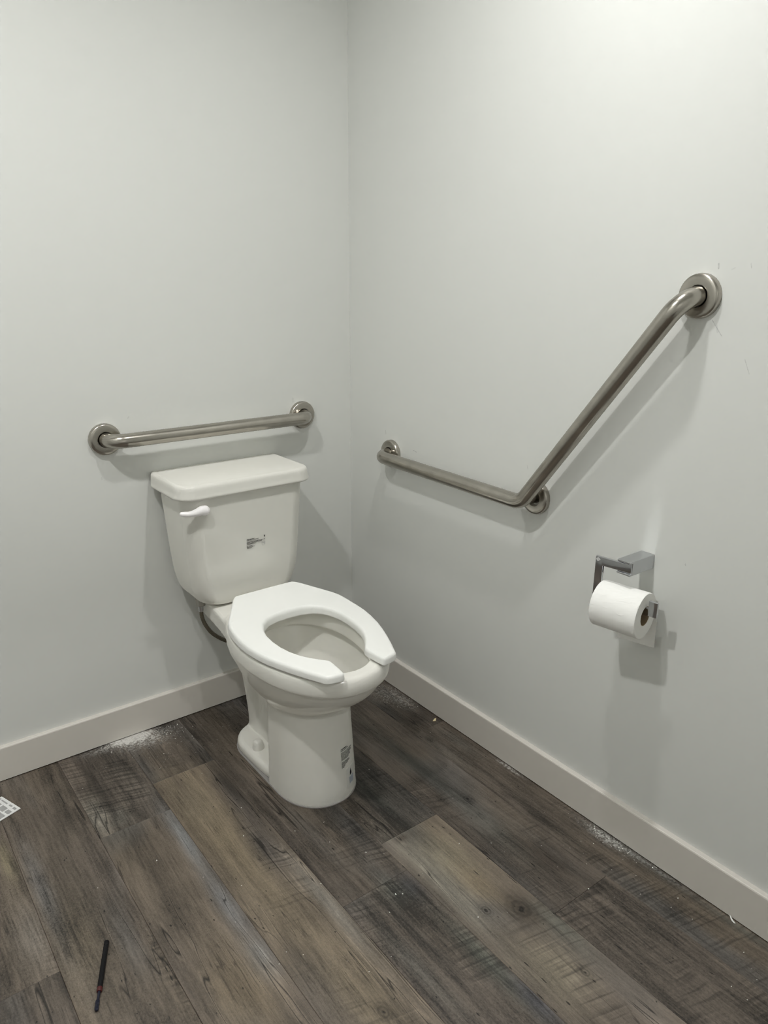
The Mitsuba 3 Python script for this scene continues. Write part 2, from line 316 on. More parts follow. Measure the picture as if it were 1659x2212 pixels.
        dust = dust + s * dr.exp(-dr.square((p.x - x) / rx) - dr.square((p.y - y) / ry))
    g = fbm(p.x * 240, p.y * 240, 2.0, 4)
    dust = dr.clip(dust * (0.25 + 1.1 * smoothstep(0.35, 0.75, g)) + 0.35 * smoothstep(0.55, 1.0, dust), 0, 0.95)
    return mix(dr.clip(c, 0.006, 0.6), mi.Color3f(0.72, 0.705, 0.675), dust)

def floor_bump(p, n, uv):
    return fbm(p.x * 260, p.y * 25, 0, 3) + 0.5 * noise(p.y * 160, p.x * 10)

scene['vinyl_plank'] = {'type': 'bumpmap', 'arbitrary': proc(floor_bump, eps=8e-4), 'scale': 0.0005,
                        'nested': {'type': 'roughplastic', 'diffuse_reflectance': proc(floor_colour), 'alpha': 0.32, 'int_ior': 1.42}}

# ------------------------------------------------------------------ the room
X0, Y0 = -1.95, -2.35
WT = 0.12
struct('floor', box(X0 - WT, WT, Y0 - 1.5, WT, -0.12, -0.004), 'subfloor', 'grey brown wood look plank floor with plaster dust along its edges', 'floor')
DOOR = (-1.80, -0.88, 2.05)  # doorway out of view, lets the hallway light into the room
struct('wall_back', box(X0, WT, 0, WT, -0.004, CEIL), 'wall_paint', 'pale grey painted wall behind the toilet tank', 'wall')
struct('wall_right', box(0, WT, Y0, 0, -0.004, CEIL), 'wall_paint', 'pale grey painted wall with the angled grab bar and paper holder', 'wall')
struct('wall_left', box(X0 - WT, X0, Y0, WT, -0.004, CEIL), 'wall_paint', 'pale grey painted side wall opposite the paper holder', 'wall')
fm = to_man(box(X0 - WT, WT, Y0 - WT, Y0, -0.004, CEIL)) - to_man(box(DOOR[0], DOOR[1], Y0 - 1, Y0 + 1, -1, DOOR[2]))
struct('wall_front', man(fm), 'wall_paint', 'pale grey painted wall with an unseen doorway facing the toilet', 'wall')
cm = to_man(box(X0 - WT, WT, Y0 - 1.5, WT, CEIL, CEIL + 0.1))
for lx, ly in LAMPS:
    cm = cm - m3.Manifold.cylinder(0.06, LAMP_R + 0.003, LAMP_R + 0.003, 64).translate((lx, ly, CEIL - 0.005))
struct('ceiling', man(cm), 'ceiling_paint', 'white painted ceiling with two recessed downlights', 'ceiling')
hall = to_man(box(X0 - WT, WT, Y0 - 1.5, Y0 - WT, -0.004, CEIL)) - to_man(box(X0, 0, Y0 - 1.4, Y0 - WT + 0.01, -1, CEIL + 1))
struct('unseen_hall_wall', man(hall), 'hall_paint', 'unseen hallway wall bouncing the added fill light through the doorway', 'wall')

def baseboard(along, a0, a1, ends):
    h, t, g = 0.1014, 0.0143, 0.003
    prof = [(0, g), (t, g), (t, h - 0.0035), (t - 0.001, h - 0.001), (t - 0.0035, h), (0, h)]
    poly = shapely.Polygon(prof)
    m = trimesh.creation.extrude_polygon(poly, a1 - a0, engine='earcut')
    V = np.array(m.vertices)
    if along == 'x':   # on the wall y = 0
        W = np.stack([a0 + V[:, 2], -V[:, 0], V[:, 1]], 1)
    else:              # on the wall x = 0
        W = np.stack([-V[:, 0], a0 + V[:, 2], V[:, 1]], 1)
    m = trimesh.Trimesh(W, m.faces, process=False)
    trimesh.repair.fix_normals(m)
    return m
struct('baseboard_back', baseboard('x', X0, 0.0, 0), 'trim_paint', 'flat white baseboard along the wall behind the toilet', 'baseboard')
struct('baseboard_right', baseboard('y', Y0, -0.0143, 0), 'trim_paint', 'flat white baseboard under the angled grab bar and paper holder', 'baseboard')

# planks: one entry per board, bevelled edges
def plank(x0, x1, y0, y1):
    g, b, top, bot = 0.00015, 0.0006, 0.0, -0.004
    x0, x1, y0, y1 = x0 + g, x1 - g, y0 + g, y1 - g
    r = lambda d, z: np.array([(x0 + d, y0 + d, z), (x1 - d, y0 + d, z), (x1 - d, y1 - d, z), (x0 + d, y1 - d, z)])
    return loft([r(0, bot), r(0, top - 0.0007), r(b, top)], cap0=False)
for k in range(11):
    xa = ROW_0 - ROW_W * (k - 1) if k else 0.0
    xb = max(ROW_0 - ROW_W * k, X0)
    ys = sorted({0.0, Y0 - WT, *[ENDS[k] - PLANK_L * j for j in range(-3, 4) if Y0 - WT < ENDS[k] - PLANK_L * j < 0]})
    for ya, yb in zip(ys[:-1], ys[1:]):
        obj('plank', plank(xb, xa, ya, yb), 'vinyl_plank', 'floor', smooth=False)

# downlights, all out of view; the hallway one is added as fill
for i, (lx, ly) in enumerate(LAMPS):
    k = numbered('unseen_downlight')
    tag(k, ('round recessed ceiling downlight nearest the angled grab bar', 'round recessed ceiling downlight above the middle of the room', 'unseen fill downlight added in the hallway beyond the doorway')[i], 'ceiling light')
    ring = lathe([(LAMP_R + 0.001, LAMP_DEEP[i]), (LAMP_R + 0.001, -0.003), (LAMP_R + 0.004, -0.005), (LAMP_R + 0.018, -0.003), (LAMP_R + 0.02, 0.0)], 48)
    ring.apply_translation((lx, ly, CEIL))
    obj('trim_ring', ring, 'lamp_trim', k, smooth=40)
    a = np.linspace(0, 2 * math.pi, 48, endpoint=False)
    V = np.vstack([[0, 0, 0], np.stack([LAMP_R * np.cos(a), LAMP_R * np.sin(a), 0 * a], 1)]) + (lx, ly, CEIL + LAMP_DEEP[i])
    F = np.array([(0, 1 + (j + 1) % 48, 1 + j) for j in range(48)])
    lens = obj('lens', trimesh.Trimesh(V, F, process=False), 'lens_off', k, smooth=False)
    scene[lens]['emitter'] = {'type': 'area', 'radiance': rgb(*LAMP_RADIANCE[i])}

# ------------------------------------------------------------------ grab bars
PIPE = 0.019
def flange(parent, at, direction):
    prof = [(0.0204, 0.0005), (0.0204, 0.0135), (0.0212, 0.0146), (0.0240, 0.0150), (0.0330, 0.0146), (0.0380, 0.0138), (0.0408, 0.0121), (0.0421, 0.0095), (0.0425, 0.0060), (0.0425, 0.0004)]
    return obj('flange', axis_to(lathe(prof, 64), direction, at), 'brushed_steel', parent, smooth=35)
SO = 0.057
bar = numbered('grab_bar')
tag(bar, 'straight brushed steel grab bar on the wall above the toilet tank', 'grab bar')
xl, zl = -0.7973, 0.9005
xr = xl + 0.6096
zr = zl + 0.002
obj('pipe', tube(filleted([(xl, -0.001, zl), (xl, -SO, zl), (xr, -SO, zr), (xr, -0.001, zr)], [0.042, 0.042]), PIPE, 32), 'brushed_steel', bar, smooth=50)
flange(bar, (xl, 0, zl), (0, -1, 0)); flange(bar, (xr, 0, zr), (0, -1, 0))

bar2 = numbered('angled_grab_bar')
tag(bar2, 'bent brushed steel grab bar rising beside the toilet on the adjoining wall', 'grab bar')
A1, A2, A3 = (-0.2241, 0.7955), (-0.8130, 0.7905), (-1.1857, 1.2865)
P2 = (-0.8140, 0.7950)
obj('pipe', tube(filleted([(-0.001, *A1), (-SO, *A1), (-SO, *A2), (-SO, *A3), (-0.001, *A3)], [0.042, 0.05, 0.045]), PIPE, 32), 'brushed_steel', bar2, smooth=50)
obj('post', tube(filleted([(-0.001, *P2), (-SO + 0.004, P2[0] + 0.004, P2[1] + 0.008)], []), 0.0145, 24), 'brushed_steel', bar2, smooth=50)
for yy, zz in (A1, P2, A3): flange(bar2, (0, yy, zz), (-1, 0, 0))

# ------------------------------------------------------------------ toilet
XC = -0.486
toilet = numbered('toilet')
tag(toilet, 'white two piece elongated toilet with open front seat in the corner of the room', 'toilet')

def surface_net(D, origin, h):
    """Quads of the zero surface of the distance grid D (negative inside), one vertex per crossed cell."""
    s = D < 0
    n0, n1, n2 = D.shape
    c = [D[i:n0 - 1 + i, j:n1 - 1 + j, k:n2 - 1 + k] for i in (0, 1) for j in (0, 1) for k in (0, 1)]
    cs = sum((x < 0).astype(np.int8) for x in c)
    act = (cs > 0) & (cs < 8)
    idx = np.full(act.shape, -1, int); idx[act] = np.arange(act.sum())
    cv = [x[act] for x in c]
    off = [(i, j, k) for i in (0, 1) for j in (0, 1) for k in (0, 1)]
    acc, cnt = np.zeros((len(cv[0]), 3)), np.zeros((len(cv[0]), 1))
    for a in range(8):
        for b in range(a + 1, 8):
            if sum(abs(off[a][q] - off[b][q]) for q in range(3)) != 1: continue
            cross = (cv[a] < 0) != (cv[b] < 0)
            t = np.where(cross, cv[a] / np.where(cross, cv[a] - cv[b], 1), 0)[:, None]
            acc += np.where(cross[:, None], np.array(off[a]) + t * (np.array(off[b]) - np.array(off[a])), 0)
            cnt += cross[:, None]
    V = np.array(origin) + h * (np.argwhere(act) + acc / cnt)
    F = []
    for ax in range(3):
        e = [slice(1, -1)] * 3; e[ax] = slice(0, -1)
        e2 = list(e); e2[ax] = slice(1, None)
        lo, hi = s[tuple(e)], s[tuple(e2)]
        b, cc = [q for q in range(3) if q != ax]
        for inside_first in (True, False):
            w = np.argwhere(lo & ~hi if inside_first else ~lo & hi)
            w += np.array([0 if q == ax else 1 for q in range(3)])
            def cell(db, dc):
                g = w.copy(); g[:, b] -= db; g[:, cc] -= dc
                return idx[g[:, 0], g[:, 1], g[:, 2]]
            q = np.stack([cell(1, 1), cell(0, 1), cell(0, 0), cell(1, 0)], 1)
            if inside_first == (ax == 1): q = q[:, ::-1]
            F.append(q)
    F = np.vstack(F)
    F = np.vstack([F[:, [0, 1, 2]], F[:, [0, 2, 3]]])
    m = trimesh.Trimesh(V, F, process=False)
    return m

H = 0.0029
gx = np.arange(-0.20, 0.2001, H); gv = np.arange(0.03, 0.785, H); gz = np.arange(-0.012, 0.455, H)
GX, GV, GZ = np.meshgrid(gx, gv, gz, indexing='ij')
AX = np.abs(GX)
def dist(f):
    g = np.gradient(f, H)
    return f / np.maximum(np.sqrt(g[0] ** 2 + g[1] ** 2 + g[2] ** 2), 0.3)
def smin(a, b, k):
    t = np.clip(0.5 + 0.5 * (b - a) / k, 0, 1)
    return b * (1 - t) + a * t - k * t * (1 - t)
def smax(a, b, k): return -smin(-a, -b, k)
def zi(table):
    z, v = zip(*table)
    return PchipInterpolator(z, v)(np.clip(gz, z[0], z[-1]))[None, None, :]
def egg(hw, vb, vc, vf, p=2.15, pb=2.3):
    """Oval column: half width hw, back vb, widest at vc, front vf; each a table over z or a number."""
    hw, vb, vc, vf = (zi(q) if isinstance(q, list) else q for q in (hw, vb, vc, vf))
    front = (GV > vc)
    b = np.where(front, vf - vc, vc - vb)
    e = np.where(front, p, pb)
    q = np.abs(GV - vc) / np.maximum(b, 1e-3)
    r = (np.maximum(AX / hw, 1e-6) ** e + q ** e) ** (1 / e)
    return dist((r - 1) * np.minimum(hw, b))
def slab(z0, z1): return np.maximum(z0 - GZ, GZ - z1)
def rboxsdf(hw, v0, v1, z0, z1, r):
    a = AX - hw + r; b = np.abs(GV - (v0 + v1) / 2) - (v1 - v0) / 2 + r; c = np.abs(GZ - (z0 + z1) / 2) - (z1 - z0) / 2 + r
    return np.sqrt(np.maximum(a, 0) ** 2 + np.maximum(b, 0) ** 2 + np.maximum(c, 0) ** 2) + np.minimum(np.maximum(a, np.maximum(b, c)), 0) - r

RIM_T, RIM_B = 0.432, 0.381
rim = smax(egg([(RIM_B, 0.1745), (0.405, 0.1770), (RIM_T, 0.1735)], 0.215, 0.475, [(RIM_B, 0.752), (0.405, 0.757), (RIM_T, 0.750)], 2.15, 2.0), slab(RIM_B, RIM_T), 0.011)
under = smax(egg([(0.20, 0.060), (0.24, 0.090), (0.265, 0.111), (0.29, 0.130), (0.32, 0.147), (0.35, 0.158), (0.388, 0.1665)],
                 [(0.20, 0.36), (0.26, 0.31), (0.30, 0.28), (0.388, 0.235)], 0.47,
                 [(0.20, 0.545), (0.24, 0.580), (0.265, 0.613), (0.29, 0.652), (0.32, 0.694), (0.35, 0.724), (0.388, 0.744)]), slab(0.20, 0.392), 0.003)
body = smin(rim, under, 0.001)
# pedestal front shell, its back edge cut square
sk = egg([(0.0, 0.1085), (0.012, 0.1085), (0.10, 0.106), (0.20, 0.1035), (0.30, 0.101)], -0.2, 0.505, [(0.0, 0.634), (0.012, 0.634), (0.10, 0.626), (0.20, 0.614), (0.30, 0.602)], 2.1, 8)
skirt = smax(smax(sk, 0.4545 - GV, 0.004), slab(0.0, 0.31), 0.004)
foot = egg([(0.0, 0.1085), (0.02, 0.1085), (0.04, 0.1045)], [(0.0, 0.198), (0.04, 0.204)], 0.30, 0.55, 3.0, 2.3)
foot = smax(smax(foot, slab(0.0, 0.036), 0.016), GV - 0.50, 0.004)
core = smax(egg([(0.0, 0.046), (0.055, 0.046), (0.12, 0.034), (0.30, 0.032)], 0.215, 0.35, 0.6, 6, 6), slab(0.0, 0.33), 0.004)
column = smax(egg([(0.0, 0.046), (0.05, 0.046), (0.12, 0.051), (0.20, 0.060), (0.28, 0.073), (0.40, 0.104)], [(0.0, 0.19), (0.20, 0.185), (0.40, 0.12)], 0.255, [(0.0, 0.280), (0.20, 0.284), (0.30, 0.325), (0.40, 0.42)], 3.4, 2.6), slab(0.0, 0.40), 0.004)
deck_hw = np.interp(gv, [0.05, 0.12, 0.22, 0.30, 0.36], [0.104, 0.110, 0.120, 0.132, 0.150])[None, :, None]
deck = smax(smax(smax(AX - deck_hw, 0.055 - GV, 0.02), GV - 0.40, 0.01), slab(0.365, 0.4205), 0.012)
ped = smin(smin(smin(foot, core, 0.007), column, 0.008), skirt, 0.004)
body = smin(body, ped, 0.010)
body = smin(body, deck, 0.020)
# bowl hollow: rim opening, then the wider basin under the rim, then the sump
opening = smax(egg(0.120, 0.335, 0.50, 0.716, 2.1, 2.1), slab(0.37, 0.50), 0.001)
basin = smax(egg([(0.14, 0.035), (0.20, 0.060), (0.24, 0.080), (0.28, 0.104), (0.32, 0.123), (0.36, 0.136), (0.386, 0.141)], [(0.14, 0.42), (0.24, 0.38), (0.386, 0.318)], [(0.14, 0.46), (0.386, 0.505)],
                 [(0.14, 0.50), (0.20, 0.530), (0.24, 0.555), (0.28, 0.600), (0.32, 0.658), (0.36, 0.702), (0.386, 0.722)]), slab(0.145, 0.388), 0.010)
body = smax(body, -smin(opening, basin, 0.003), 0.008)
bm = surface_net(body, (gx[0] + XC, gv[0], gz[0]), H)
bm.vertices[:, 1] *= -1
bm.faces = bm.faces[:, ::-1]
parts = bm.split(only_watertight=False)
bm = max(parts, key=lambda q: len(q.faces))
trimesh.repair.fix_normals(bm)
trimesh.smoothing.filter_taubin(bm, lamb=0.5, nu=0.52, iterations=2)
bm.vertices[:, 2] = np.maximum(bm.vertices[:, 2], 0.0015)
bowl = obj('bowl', bm, 'porcelain', toilet, smooth=True)
# bead of sealant under the foot
def foot_outline(gap, n=120):
    a = np.linspace(0, 2 * math.pi, n, endpoint=False)
    P = []
    for t in a:
        c, s = math.cos(t), math.sin(t)
        vc, b, e = (0.505, 0.129, 2.1) if s > 0 else (0.30, 0.102, 2.3)
        P.append((XC + (0.1085 + gap) * math.copysign(abs(c) ** (2 / e), c), -(vc + (b + gap) * math.copysign(abs(s) ** (2 / e), s))))
    return np.array(P)[::-1]
fo = foot_outline(0.0022)
obj('sealant_bead', loft([np.c_[fo, np.full(len(fo), 0.0002)], np.c_[fo, np.full(len(fo), 0.003)], np.c_[foot_outline(-0.002), np.full(len(fo), 0.0052)]]), 'grout', bowl, smooth=40)
labels[bowl + '__sealant_bead'] = {'label': 'thin grey bead of sealant round the foot'}

# tank
TANK_HW = [(0.441, 0.112), (0.4435, 0.122), (0.447, 0.131), (0.452, 0.1395), (0.460, 0.148), (0.475, 0.157), (0.50, 0.1645), (0.53, 0.1695), (0.57, 0.1735), (0.62, 0.177), (0.68, 0.181), (0.72, 0.184), (0.760, 0.186)]
TANK_VF = [(0.441, 0.176), (0.4435, 0.182), (0.447, 0.186), (0.452, 0.189), (0.460, 0.192), (0.475, 0.1945), (0.50, 0.197), (0.53, 0.199), (0.57, 0.2005), (0.62, 0.202), (0.68, 0.204), (0.72, 0.2055), (0.760, 0.207)]
TANK_VB = [(0.441, 0.050), (0.449, 0.040), (0.47, 0.032), (0.53, 0.027), (0.76, 0.022)]
def tank_ring(z):
    hw, vf, vb = (np.interp(z, *zip(*t)) for t in (TANK_HW, TANK_VF, TANK_VB))
    R = rrect(XC - hw, XC + hw, -vf, -vb, (0.02, 0.02, 0.046, 0.046), 16)
    u = (R[:, 0] - XC) / hw
    R[:, 1] -= np.where(R[:, 1] < -(vf + vb) / 2, 0.004 * (1 - u ** 2), 0)      # slightly bowed front
    return np.c_[R, np.full(len(R), z)]
for _t in (TANK_HW, TANK_VF, TANK_VB):
    _t[:] = [(z - 0.017 * max(0.0, (0.58 - z) / 0.139), v) for z, v in _t]
zs = np.concatenate([[0.424, 0.4255, 0.4275, 0.430, 0.4335, 0.438, 0.444], np.linspace(0.45, 0.56, 20), np.linspace(0.58, 0.760, 10)])
for _t in (TANK_HW, TANK_VF, TANK_VB):
    f = PchipInterpolator(*zip(*_t)); _t[:] = [(z, float(f(z))) for z in np.linspace(0.424, 0.76, 300)]
tank = obj('tank', loft([tank_ring(z) for z in zs]), 'porcelain', toilet, smooth=40)
def tank_front(x, z):
    hw, vf = (np.interp(z, *zip(*t)) for t in (TANK_HW, TANK_VF))
    return -vf - 0.004 * (1 - ((x - XC) / hw) ** 2)
# lid: overhanging lip, rounded top edge, faint raised border along the top
def lid_ring(z, d, front=0.0):
    R = rrect(XC - 0.2065 + d, XC + 0.2065 - d, -0.2215 + d, -0.011 + d * 0.6, (max(0.016 - d, 0.004), max(0.016 - d, 0.004), max(0.050 - d, 0.006), max(0.050 - d, 0.006)), 12)
    u = (R[:, 0] - XC) / 0.2065
    R[:, 1] -= np.where(R[:, 1] < -0.12, 0.004 * (1 - u ** 2), 0)
    return np.c_[R, np.full(len(R), z)]
lid_prof = [(0.7565, 0.014), (0.7545, 0.006), (0.7555, 0.0015), (0.7585, 0.0), (0.7625, 0.0005), (0.768, 0.0022), (0.778, 0.0036), (0.7845, 0.0046), (0.789, 0.0066), (0.7918, 0.0096), (0.7932, 0.0135), (0.7935, 0.018), (0.7930, 0.024), (0.7925, 0.029), (0.7928, 0.034), (0.7932, 0.05), (0.7935, 0.075)]
obj('tank_lid', loft([lid_ring(z, d) for z, d in lid_prof]), 'porcelain', toilet, smooth=40)

# flush lever on the front of the tank
lx, lz = -0.626, 0.7235
ly = tank_front(lx, lz)
pv = np.array([(lx + 0.004, ly - 0.010, lz + 0.0005), (lx - 0.006, ly - 0.011, lz + 0.0015), (lx - 0.018, ly - 0.0115, lz - 0.0005), (lx - 0.030, ly - 0.0105, lz - 0.0025), (lx - 0.042, ly - 0.0085, lz - 0.0030), (lx - 0.052, ly - 0.0055, lz - 0.0015), (lx - 0.0575, ly - 0.0035, lz - 0.0005)])
rv = [0.0135, 0.0125, 0.0100, 0.0082, 0.0074, 0.0072, 0.0058]
balls = [m3.Manifold.sphere(r, 28).translate(tuple(p)) for p, r in zip(pv, rv)]
lev = m3.Manifold.batch_boolean([m3.Manifold.batch_hull(balls[i:i + 2]) for i in range(len(balls) - 1)] + [man_cyl for man_cyl in [to_man(axis_to(lathe([(0, -0.003), (0.0125, -0.003), (0.0125, 0.0055), (0.0105, 0.0085), (0, 0.0088)], 32), (0, -1, 0), (lx, ly, lz)))]], m3.OpType.Add)
lm = man(lev.refine_to_length(0.0015))
trimesh.smoothing.filter_taubin(lm, iterations=12)
lever = obj('flush_lever', lm, 'lever_plastic', tank, smooth=True)
labels[lever] = {'label': 'small white plastic lever at the front corner of the tank'}

# seat: open front ring, thicker towards its hinge
OUT = [(0.0, 0.267), (0.060, 0.267), (0.090, 0.268), (0.100, 0.276), (0.128, 0.320), (0.163, 0.374), (0.171, 0.394), (0.1765, 0.430), (0.1795, 0.470), (0.1785, 0.510), (0.174, 0.545), (0.165, 0.585), (0.153, 0.622), (0.140, 0.656), (0.125, 0.692), (0.109, 0.726), (0.103, 0.739), (0.098, 0.745), (0.088, 0.749), (0.068, 0.753), (0.059, 0.753), (0.0545, 0.749),
       (0.052, 0.729), (0.0490, 0.694), (0.0495, 0.683), (0.055, 0.674), (0.066, 0.660), (0.080, 0.641), (0.093, 0.617), (0.102, 0.590), (0.108, 0.558), (0.1105, 0.522), (0.1085, 0.486), (0.101, 0.456), (0.087, 0.431), (0.066, 0.414), (0.036, 0.405), (0.0, 0.4025)]
half = np.array(OUT)
full = np.vstack([half, (half * [-1, 1])[-2:0:-1]])
poly = shapely.Polygon(full).buffer(0.010, join_style=1, quad_segs=16).buffer(-0.018, join_style=1, quad_segs=16).buffer(0.008, join_style=1, quad_segs=16)
L = poly.exterior.length
ring = np.array([poly.exterior.interpolate(s).coords[0] for s in np.linspace(0, L, round(L / 0.003), endpoint=False)])
if shapely.LinearRing(ring).is_ccw is False: ring = ring[::-1]
def inset(R, d):
    t = np.roll(R, -2, 0) - np.roll(R, 2, 0)
    n = np.stack([-t[:, 1], t[:, 0]], 1) / np.linalg.norm(t, axis=1, keepdims=True)
    return R + n * d
SZ0, SZ1 = 0.4365, 0.4575
prof = [(SZ0 + 0.001, 0.004), (SZ0, 0.0025), (SZ0 + 0.0012, 0.0006), (SZ0 + 0.003, 0.0), (SZ1 - 0.0095, 0.0006)] + [(SZ1 - 0.0095 + 0.0095 * math.sin(a), 0.0006 + 0.0075 * (1 - math.cos(a))) for a in np.radians([15, 30, 45, 60, 75, 90])]
sm_ = loft([np.c_[inset(ring, d), np.full(len(ring), z)] for z, d in prof])
sm_ = man(to_man(sm_).refine_to_length(0.012))
V = np.array(sm_.vertices)
rise = np.interp(V[:, 1], [0.27, 0.30, 0.38, 0.46, 0.56, 0.76], [0.027, 0.024, 0.0115, 0.004, 0.0005, 0.0])
V[:, 2] += rise * (0.5 + 0.5 * np.clip((V[:, 2] - SZ0) / (SZ1 - SZ0), 0, 1))
V = np.stack([XC + V[:, 0], -V[:, 1], V[:, 2]], 1)
sm_ = trimesh.Trimesh(V, sm_.faces[:, ::-1], process=False)
seat = obj('seat', sm_, 'seat_plastic', toilet, smooth=40)
labels[seat] = {'label': 'bright white plastic seat with a gap at the front'}
for s in (-1, 1):   # rubber bumpers and hinge posts carry the seat
    for (bx, bv) in ((0.128, 0.60), (0.138, 0.42)):
        obj('bumper', man(rbox(XC + s * bx - 0.010, XC + s * bx + 0.010, -bv - 0.016, -bv + 0.016, 0.428, 0.4385, 0.003)), 'seat_plastic', seat, smooth=40)
    obj('hinge_post', man(rbox(XC + s * 0.070 - 0.018, XC + s * 0.070 + 0.018, -0.312, -0.276, 0.418, 0.456, 0.005)), 'seat_plastic', seat, smooth=40)

for s in (-1, 1):
    cap = lathe([(0.0168, 0.0), (0.0165, 0.005), (0.0150, 0.016), (0.0135, 0.0225), (0.0105, 0.0262), (0.005, 0.0276), (0.0, 0.0278)], 36)
    cap.apply_translation((XC + s * 0.078, -0.341, 0.0345))
    obj('bolt_cap', cap, 'cap_plastic', bowl, smooth=40)

# printed sticker on the tank (its lines are too small to read)
rng = np.random.default_rng(4)
def wrap_tank(b, lift=0.0003):
    V = np.array(b.vertices)
    V[:, 1] = tank_front(V[:, 0], V[:, 2]) - lift * (V[:, 1] < 0)
    return trimesh.Trimesh(V, b.faces, process=False)
def bars(x0, z, length, h, gaps=True):
    out, x = [], x0
    while x < x0 + length - 0.001:
        w = min(rng.uniform(0.0025, 0.0075), x0 + length - x)
        out.append(box(x, x + w, -0.001, 0.001, z - h / 2, z + h / 2))
        x += w + rng.uniform(0.0006, 0.0011)
    return out
rows = [(0.0003, 0.0235, 0.0018), (0.0029, 0.0375, 0.0011), (0.0085, 0.0575, 0.0013), (0.0114, 0.0465, 0.0013), (0.0145, 0.0290, 0.0013), (0.0205, 0.0185, 0.0012), (0.0232, 0.0235, 0.0012), (0.0262, 0.0150, 0.0012)]
SX, SZ = -0.4990, 0.6115
pieces = [wrap_tank(b) for dz, ln, h in rows for b in bars(SX, SZ - dz, ln, h)]
pieces += [wrap_tank(box(SX + 0.0545, SX + 0.0575, -0.001, 0.001, SZ - 0.0015, SZ + 0.0035))]
stk = obj('sticker_text', trimesh.util.concatenate(pieces), 'print_ink', tank, smooth=False)
labels[stk] = {'label': 'tiny black printed lines on the tank front'}
gx0, gz0 = SX + 0.047, SZ - 0.0145
frame = [box(gx0, gx0 + 0.0105, -0.001, 0.001, gz0 - 0.0005, gz0), box(gx0, gx0 + 0.0006, -0.001, 0.001, gz0 - 0.009, gz0), box(gx0 + 0.0099, gx0 + 0.0105, -0.001, 0.001, gz0 - 0.009, gz0),
         box(gx0 + 0.0022, gx0 + 0.0085, -0.001, 0.001, gz0 - 0.0046, gz0 - 0.0032), box(gx0, gx0 + 0.002, -0.001, 0.001, gz0 - 0.0105, gz0 - 0.0087), box(gx0 + 0.0085, gx0 + 0.0107, -0.001, 0.001, gz0 - 0.0105, gz0 - 0.0087)]
obj('sticker_mark', trimesh.util.concatenate([wrap_tank(b) for b in frame]), 'print_grey', tank, smooth=False)

# stickers on the front of the pedestal
SK_HW = PchipInterpolator([0, 0.012, 0.10, 0.20, 0.30], [0.1085, 0.1085, 0.106, 0.1035, 0.101])
SK_VF = PchipInterpolator([0, 0.012, 0.10, 0.20, 0.30], [0.634, 0.634, 0.626, 0.614, 0.602])
_ts = np.linspace(0, math.pi / 2, 400)
def wrap_skirt(u0, u1, z0, z1, lift=0.0007, thick=0.0012, n=6):
    """A thin patch bent round the pedestal: u = arc length from the front centre towards the right side."""
    def pt(u, z, out):
        hw, b = SK_HW(z), SK_VF(z) - 0.505
        x = (hw + out) * np.sin(_ts) ** (2 / 2.1); v = (b + out) * np.cos(_ts) ** (2 / 2.1)
        s = np.concatenate([[0], np.cumsum(np.hypot(np.diff(x), np.diff(v)))])
        return (XC + np.interp(u, s, x), -(0.505 + np.interp(u, s, v)), z)
    us = np.linspace(u0, u1, n)
    V = [pt(u, z, o) for z in (z0, z1) for o in (lift - thick, lift) for u in us]
    F, I = [], lambda zi_, oi, k: (zi_ * 2 + oi) * n + k
    for k in range(n - 1):
        F += [(I(0, 1, k), I(0, 1, k + 1), I(1, 1, k + 1)), (I(0, 1, k), I(1, 1, k + 1), I(1, 1, k)), (I(0, 0, k), I(1, 0, k + 1), I(0, 0, k + 1)), (I(0, 0, k), I(1, 0, k), I(1, 0, k + 1)),
              (I(1, 0, k), I(1, 1, k), I(1, 1, k + 1)), (I(1, 0, k), I(1, 1, k + 1), I(1, 0, k + 1)), (I(0, 0, k), I(0, 1, k + 1), I(0, 1, k)), (I(0, 0, k), I(0, 0, k + 1), I(0, 1, k + 1))]
    return trimesh.Trimesh(np.array(V), np.array(F), process=False)
U0, Z0 = 0.017, 0.1455
lines = [(0.0, 0.026, 0.0022), (0.0045, 0.030, 0.0013)] + [(0.0105 + 0.0039 * i, (0.047, 0.044, 0.047, 0.036, 0.040, 0.030)[i], 0.0015) for i in range(6)] + [(0.0370 + 0.0036 * i, (0.030, 0.034, 0.024, 0.014, 0.009)[i], 0.0015) for i in range(5)]
pieces = []
for dz, ln, h in lines:
    u = U0
    while u < U0 + ln - 0.001:
        w = min(rng.uniform(0.003, 0.008), U0 + ln - u)
        pieces.append(wrap_skirt(u, u + w, Z0 - dz - h / 2, Z0 - dz + h / 2, n=3))
        u += w + 0.0008
stk = obj('sticker_text', trimesh.util.concatenate(pieces), 'print_ink', bowl, smooth=False)
pl = obj('water_label', wrap_skirt(U0 + 0.016, U0 + 0.054, 0.028, 0.083, 0.0008, n=10), 'sticker_film', bowl, smooth=30)
labels[stk] = {'label': 'black printed lines on the front of the pedestal'}
labels[pl] = {'label': 'pale sticker with a dark drop near the foot'}
obj('water_label_panel', trimesh.util.concatenate([wrap_skirt(U0 + 0.026, U0 + 0.047, 0.036, 0.055, 0.0012, n=6)]), 'print_blue_grey', bowl, smooth=30)
drop = [wrap_skirt(U0 + 0.034 - w, U0 + 0.034 + w, 0.0585 + k * 0.0022, 0.0607 + k * 0.0022, 0.0012, n=3) for k, w in enumerate((0.0025, 0.0038, 0.0044, 0.0042, 0.0034, 0.0024, 0.0014, 0.0007))]
obj('water_label_drop', trimesh.util.concatenate(drop), 'print_ink', bowl, smooth=False)

